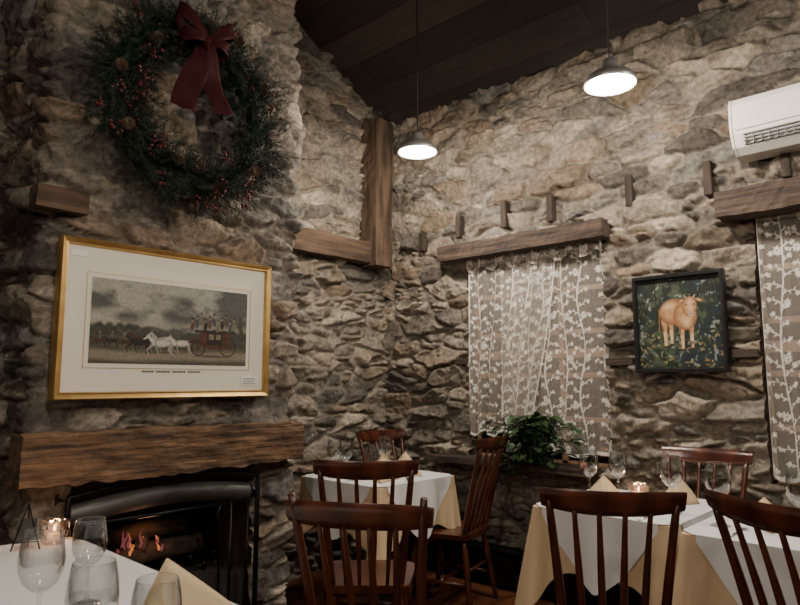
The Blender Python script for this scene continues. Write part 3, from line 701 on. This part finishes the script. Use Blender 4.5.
# ------------------------------------------------------------ chairs
def chair_mesh(ears=False):
    b = MB(); S = .445
    top = []; bot = []
    n = 14
    for i in range(n+1):
        t = i/n; x = -.20+.41*t; w = .185+.035*math.sin(t*math.pi*.55)
        if t > .9: w -= .03*((t-.9)/.1)**2
        if t < .06: w -= .02
        rt = []; rb = []
        for j in range(n+1):
            s = j/n*2-1; e = max(abs(s), 0)**6
            dish = -.012*(1-s*s)*math.sin(math.pi*min(1, t*1.1))
            rt.append((x, s*w, S+dish-.006*e)); rb.append((x, s*(w-.008), S-.034))
        top.append(rt); bot.append(rb[::-1])
    b.grid(top[::-1], CHAIR); b.grid([r for r in bot][::-1], CHAIR)
    for rt, rb in ((top[0], bot[0][::-1]), (top[-1], bot[-1][::-1])): b.grid([rt, rb], CHAIR, False)
    for k in (0, -1): b.grid([[r[k] for r in top], [r[::-1][k] for r in bot]], CHAIR, False)
    legs = {}
    for nm, (x, y, x2, y2) in {'fl': (.15, .15, .19, .20), 'fr': (.15, -.15, .19, -.20), 'bl': (-.15, .14, -.215, .19), 'br': (-.15, -.14, -.215, -.19)}.items():
        A = Vector((x, y, S-.02)); B = Vector((x2, y2, 0)); L = lambda t, A=A, B=B: A+(B-A)*t; legs[nm] = L
        b.tube([L(0), L(.15), L(.35), L(.5), L(.55), L(.6), L(.75), L(1)], [.015, .017, .021, .019, .014, .019, .017, .011], CHAIR, 10)
    b.tube([legs['fl'](.62), legs['bl'](.62)], [.010, .010], CHAIR); b.tube([legs['fr'](.62), legs['br'](.62)], [.010, .010], CHAIR)
    m1 = (legs['fl'](.62)+legs['bl'](.62))/2; m2 = (legs['fr'](.62)+legs['br'](.62))/2
    b.tube([m1, (m1+m2)/2, m2], [.009, .013, .009], CHAIR); b.tube([legs['fl'](.42), legs['fr'](.42)], .011, CHAIR); b.tube([legs['bl'](.45), legs['br'](.45)], .010, CHAIR)
    H = 1.0
    def cp(s, z):
        t = (z-S)/(H-S); back = -.165-.11*t-.03*t*t; w = .165+.055*t
        return Vector((back-.035*(1-s*s)*t, s*w, z))
    for s in (-.93, .93):
        zt = H+.012 if ears else H-.04
        pts = [cp(s, S-.02+(zt-S+.02)*i/8) for i in range(9)]
        b.tube(pts, [.015, .016, .017, .0165, .016, .015, .014, .014, .011], CHAIR, 10)
    for s in (-.56, -.19, .19, .56):
        pts = [cp(s, S-.01+(H-.055-S+.01)*i/8) for i in range(9)]
        b.tube(pts, [.0075, .009, .0105, .0125, .0125, .0115, .010, .009, .008], CHAIR, 8)
    ns = 24; th = .011
    F = []; Bk = []
    for k in range(7):
        v = k/6; rf = []; rb = []
        for i in range(ns+1):
            s = -1.06+2.12*i/ns
            hh = .084-.018*abs(s)**3; zc = H-.045+.010*abs(s)**2 if not ears else H-.045
            z = zc+(v-.5)*hh; p = cp(s, z); bul = th*math.sqrt(max(0, 1-(2*v-1)**4))
            rf.append(p+Vector((bul, 0, 0))); rb.append(p-Vector((bul, 0, 0)))
        F.append(rf); Bk.append(rb)
    b.grid(F[::-1], CHAIR); b.grid(Bk, CHAIR)
    for k in (0, -1):
        b.grid([[r[k] for r in F], [r[k] for r in Bk]], CHAIR)
    b.grid([F[0], Bk[0]], CHAIR); b.grid([Bk[-1], F[-1]], CHAIR)
    return b
CM = {}
def place_chair(name, cx, cy, ang, ears=False, sc=1.0):
    a = math.radians(ang); off = .29; x = cx+off*math.cos(a); y = cy+off*math.sin(a)
    if ears not in CM:
        CM[ears] = chair_mesh(ears).obj(name, (x, y, 0), a); CM[ears].scale = (sc,)*3; return
    inst(CM[ears], name, (x, y, 0), a, sc)
place_chair('dining_chair', 1.37, 1.45, 30, True, 1.0)
place_chair('dining_chair.001', 2.02, 2.09, 43, False, 1.01)
place_chair('dining_chair.002', 3.33, 2.33, 103, False, 1.02)
place_chair('dining_chair.003', 3.54, 3.50, -98, False, .98)
place_chair('dining_chair.004', 3.68, 1.20, 180, False, .995)
place_chair('dining_chair.005', 2.07, .98, 30, False, 1.0)
place_chair('dining_chair.006', 2.14, .52, -26, False, 1.01)
# ------------------------------------------------------------ tables
TZ = 0.752
def table(name, cx, cy, ax, ay, rz=0, hs=.27, hc=.46, hw=.33, seed=0):
    b = MB(); r = .03; rr = random.Random(seed)
    per = []
    sides = [((ax, -ay), (ax, ay), (1, 0)), ((ax, ay), (-ax, ay), (0, 1)), ((-ax, ay), (-ax, -ay), (-1, 0)), ((-ax, -ay), (ax, -ay), (0, -1))]
    acc = 0
    for k, (p, q, n) in enumerate(sides):
        L = math.hypot(q[0]-p[0], q[1]-p[1]); d = ((q[0]-p[0])/L, (q[1]-p[1])/L); m = int(L/.018)
        for i in range(m+1):
            s = r+(L-2*r)*i/m; c = math.exp(-(min(s, L-s)/.09)**2)
            per.append((p[0]+d[0]*s, p[1]+d[1]*s, n[0], n[1], c, acc+s, k, abs(s-L/2)/(L/2)))
        n2 = sides[(k+1) % 4][2]; cc = (q[0]-r*(n[0]+n2[0]), q[1]-r*(n[1]+n2[1]))
        for i in range(1, 5):
            t = i/5*math.pi/2; nx = n[0]*math.cos(t)+n2[0]*math.sin(t); ny = n[1]*math.cos(t)+n2[1]*math.sin(t)
            per.append((cc[0]+r*nx, cc[1]+r*ny, nx, ny, 1.0, acc+L, k, 1.0))
        acc += L
    ph = rr.uniform(0, 6)
    def pos(e, d, extra=0):
        x, y, nx, ny, c, s, k, _ = e
        o = .004+extra+d*(.05+.10*c)+d*.09*math.sin(s*23+ph)*(1-c)+d*.05*math.sin(s*51+ph*2)*(.4+c)
        return (x+nx*max(o, .003+extra), y+ny*max(o, .003+extra), TZ-.002-d)
    M = 12
    b.grid([[pos(e, (hs+(hc-hs)*e[4]**.8)*j/M) for e in per] for j in range(M+1)], TAN, True, wrap=True)
    b.add([pos(e, 0) for e in per], [tuple(range(len(per)))], TAN)
    kc = .86
    b.add([(sx, sy, TZ+.003) for sx, sy in ((ax+.006, -ay*kc), (ax+.006, ay*kc), (ax*kc, ay+.006), (-ax*kc, ay+.006), (-ax-.006, ay*kc), (-ax-.006, -ay*kc), (-ax*kc, -ay-.006), (ax*kc, -ay-.006))], [tuple(range(8))], WHITE)
    for k in range(4):
        es = [e for e in per if e[6] == k and e[7] < kc and e[4] < .95]
        P = []
        for j in range(M+1):
            row = []
            for e in es:
                dm = hw*max(0.001, 1-(e[7]/kc)**1.4); p = pos(e, dm*j/M, .006+.003*math.sin(e[5]*30)*j/M); row.append((p[0], p[1], p[2]+(.005 if j == 0 else .0)))
            P.append(row)
        b.grid(P, WHITE)
    b.lathe([(.045, .08), (.04, .2), (.05, .4), (.035, .6), (.05, .70), (.14, .735)], IRON, 20)
    for t in range(4):
        a = t*math.pi/2+.78; l = min(ax, ay)*.95; b.tube([(0, 0, .12), (l*.5*math.cos(a), l*.5*math.sin(a), .07), (l*math.cos(a), l*math.sin(a), .02)], [.03, .025, .02], IRON, 8)
    return b.obj(name, (cx, cy, 0), rz)
table('dining_table', 2.99, 2.98, .35, .35, 0, hc=.40, seed=1)
table('dining_table.001', 3.15, 1.39, .36, .34, 0, seed=2)
table('dining_table.002', 3.06, .64, .36, .355, 0, seed=3)
table('dining_table.003', .52, 1.86, .50, .86, 0, hs=.3, hc=.4, hw=.28, seed=4)
ZT = TZ+.004
# ------------------------------------------------------------ glasses etc
def glass_mesh():
    b = MB(); prof = [(.0005, .0), (.034, .001), (.036, .004), (.018, .009), (.006, .016), (.0042, .03), (.004, .085), (.006, .097), (.018, .104), (.034, .120), (.043, .142), (.0445, .165), (.041, .195), (.036, .222)]
    b.lathe(prof, GLASS, 28); b.lathe([(.036, .222), (.0353, .2235), (.0347, .222), (.040, .195), (.0435, .165), (.042, .142), (.033, .1215), (.017, .1055), (.0005, .101)], GLASS, 28); return b
G = None; gi = 0
def glass(x, y, sc=1.0):
    global G, gi
    nm = 'wine_glass' if gi == 0 else 'wine_glass.%03d' % gi
    if G is None: G = glass_mesh().obj(nm, (x, y, ZT)); G.scale = (sc,)*3
    else: inst(G, nm, (x, y, ZT), 0, sc)
    gi += 1
for x, y, s in ((.57, 1.67, 1.12), (.55, 1.33, 1.1), (.60, 1.17, 1.05), (.75, 1.85, 1.0), (2.72, 3.10, 1.05), (2.80, 3.08, 1), (3.05, 2.98, 1.05), (3.14, 1.60, 1.1), (3.24, 1.49, 1.05), (3.05, 1.15, 1.15), (2.92, .91, 1.15), (2.95, .62, 1.1), (3.0, .54, 1.1), (3.0, .42, 1)):
    glass(x, y, s)
def napkin_mesh():
    b = MB()
    def wing(sg, w, l, h, o=0):
        P = []
        for i in range(7):
            t = i/6; row = []
            for j in range(7):
                s = j/6; bx = -l*.5+l*t; ridge = Vector((bx, 0, h*(1-t)**.9+.002)); foot = Vector((bx-.01*(1-t), sg*w*(1-t*.98), 0.001))
                p = ridge.lerp(foot, s); p += Vector((0, sg*.008*math.sin(math.pi*s)*(1-t), 0)); p.x += o; row.append(p)
            P.append(row)
        b.grid(P if sg > 0 else P[::-1], TAN)
    wing(1, .085, .19, .105); wing(-1, .085, .19, .105)
    wing(1, .055, .15, .080, -.012); wing(-1, .055, .15, .080, -.012)
    return b
NP = None; ni = 0
def napkin(x, y, ang, sc=1):
    global NP, ni
    nm = 'folded_napkin' if ni == 0 else 'folded_napkin.%03d' % ni
    if NP is None: NP = napkin_mesh().obj(nm, (x, y, ZT), math.radians(ang), solid=.003); NP.scale = (sc,)*3
    else: inst(NP, nm, (x, y, ZT), math.radians(ang), sc)
    ni += 1
napkin(.93, 1.56, 300, 1.2); napkin(2.95, 2.92, 215, 1.2); napkin(3.17, 2.84, 250, 1.2); napkin(3.03, 1.45, 215, 1.15); napkin(3.27, 1.25, 170, 1.1); napkin(3.0, .75, 200)
napkin(2.83, 2.78, 215)
def fork(name, x, y, ang):
    b = MB(); P = []
    for x_, w in ((-.10, .006), (-.06, .005), (0, .003), (.045, .003), (.055, .010), (.068, .012)): P.append([(x_, -w, .003), (x_, w, .003)])
    b.grid(P, STEEL)
    for k in range(4): b.box((.067, -.011+k*.0064, .002), (.10, -.0085+k*.0064, .004), STEEL)
    b.obj(name, (x, y, ZT), math.radians(ang), solid=.0015)
def knife(name, x, y, ang):
    b = MB(); b.grid([[(x_, -w, .003), (x_, w2, .003)] for x_, w, w2 in ((-.11, .006, .006), (0, .005, .005), (.01, .008, .008), (.09, .009, .008), (.115, -.004, .006))], STEEL); b.obj(name, (x, y, ZT), math.radians(ang), solid=.0015)
fork('fork', 2.90, 1.34, 0); knife('table_knife', 2.90, 1.20, 0); fork('fork.001', 2.85, .82, 0); knife('table_knife.001', 2.85, .5, 0); fork('fork.002', 2.77, 2.92, 0); knife('table_knife.002', 2.99, 2.73, 45)
def votive(name, x, y):
    b = MB(); n = 16
    prof = [(.0005, .001), (.036, .001), (.044, .02), (.050, .05), (.052, .075), (.050, .08), (.046, .075), (.043, .05), (.036, .02), (.0005, .014)]
    vs = []; fs = []
    for i, (r, z) in enumerate(prof):
        for k in range(n): t = 2*math.pi*(k+.5*(i % 2))/n; vs.append((r*math.cos(t), r*math.sin(t), z))
    for i in range(len(prof)-1):
        for k in range(n): fs.append((i*n+k, i*n+(k+1) % n, (i+1)*n+(k+1) % n, (i+1)*n+k))
    b.add(vs, fs, CUT, False)
    b.lathe([(.0005, .015), (.02, .015), (.02, .038), (.0005, .039)], WAX, 16); b.tube([(0, 0, .039), (0, 0, .046)], .001, IRON, 5)
    b.lathe([(.0005, .044), (.004, .050), (.003, .058), (.0005, .068)], GLOW, 8)
    o = b.obj(name, (x, y, ZT)); L = bpy.data.lights.new(name+'_l', 'POINT'); L.energy = 0.7; L.color = (1, .6, .35); L.shadow_soft_size = .01
    lo = bpy.data.objects.new('flame_light', L); bpy.context.scene.collection.objects.link(lo); lo.parent = o; lo.location = (0, 0, .09)
votive('candle_votive', .93, 2.62); votive('candle_votive.001', 3.27, 1.40)
b = MB()
for s in (-1, 1): b.tube([(s*.045, 0, 0.004), (0, .02, .16)], .003, IRON, 6)
b.tube([(0, .07, .004), (0, .02, .16)], .003, IRON, 6); b.box((-.04, -.006, .03), (.04, -.002, .034), IRON)
b.box((-.032, .002, .036), (.032, .005, .11), SIGNC, Matrix.Rotation(-.12, 4, 'X'))
b.obj('tabletop_easel_sign', (.82, 2.57, ZT), math.radians(-25))
# ------------------------------------------------------------ plant
def plant():
    b = MB(); rr = random.Random(12)
    b.lathe([(.0005, 0), (.055, 0), (.075, .10), (.083, .105), (.083, .125), (.073, .125), (.07, .11), (.0005, .108)], TERRA, 24)
    for i in range(230):
        a = rr.uniform(0, 2*math.pi); reach = rr.uniform(.08, .38); rise = rr.uniform(.03, .19); drop = rr.uniform(0, .16) if rr.random() < .6 else 0
        dx, dy = math.cos(a), math.sin(a)
        if dx > .05: reach *= .22/max(.22, dx)*.5+.02
        elif dx < -.3: reach *= .65; drop = rr.uniform(.03, .24)
        if abs(dy)*reach < .09 and dx > -.3: drop *= .3
        pts = [(0, 0, .11), (dx*reach*.4, dy*reach*.4, .12+rise*.8), (dx*reach*.8, dy*reach*.8, .12+rise), (dx*reach, dy*reach, .12+rise*.8-drop)]
        if pts[3][2] < .02 and dx*reach > -.11: pts[3] = (pts[3][0], pts[3][1], .02+.03*rr.random())
        b.tube(pts, .0022, LEAF, 5)
        for q in pts[2:]:
            q = Vector(q); dr = Vector((dx+rr.uniform(-.6, .6)-.2, dy+rr.uniform(-.6, .6), rr.uniform(-.8, .2))).normalized()
            if q.x > -.02: dr.x = -abs(dr.x)
            sd = dr.cross(Vector((0, 0, 1))).normalized(); nn = sd.cross(dr); L = rr.uniform(.045, .08); P = []
            for t, w in ((0, .05), (.12, .34), (.35, .42), (.65, .28), (.88, .1), (1, .005)):
                c = q+dr*L*t-nn*(-.25*L*t*(1-t)); P.append([c-sd*L*w+nn*.08*L, c, c+sd*L*w+nn*.08*L])
            b.grid(P, LEAF)
    return b.obj('potted_plant', (3.71, 2.26, .822))
plant()
b = MB(); b.lathe([(.0005, 0), (.02, 0), (.026, .02), (.02, .04), (.0005, .045)], mat('ornament_pink', (.4, .12, .12), .3), 16); b.lathe([(.0005, .04), (.006, .042), (.006, .05), (.0005, .052)], GOLD, 8); b.obj('christmas_ornament', (3.66, 1.90, .823))
# ------------------------------------------------------------ world, camera
w = bpy.data.worlds.new('w'); bpy.context.scene.world = w; w.use_nodes = True; w.node_tree.nodes['Background'].inputs[0].default_value = (.02, .025, .04, 1); w.node_tree.nodes['Background'].inputs[1].default_value = .3
fl = bpy.data.lights.new('fire_light', 'POINT'); fl.energy = .8; fl.color = (1, .45, .22); fl.shadow_soft_size = .05
fo = bpy.data.objects.new('fire_light', fl); bpy.context.scene.collection.objects.link(fo); fo.location = (1.5, 3.05, .64)
cam = bpy.data.cameras.new('camera'); cam.sensor_width = 36; cam.lens = 643/800*36; cam.clip_start = .05
co = bpy.data.objects.new('camera', cam); bpy.context.scene.collection.objects.link(co); co.location = (0, 0, 1.35)
p = math.radians(7.0); d = Vector((.731*math.cos(p), .682*math.cos(p), math.sin(p))); co.rotation_euler = d.to_track_quat('-Z', 'Y').to_euler()
bpy.context.scene.camera = co
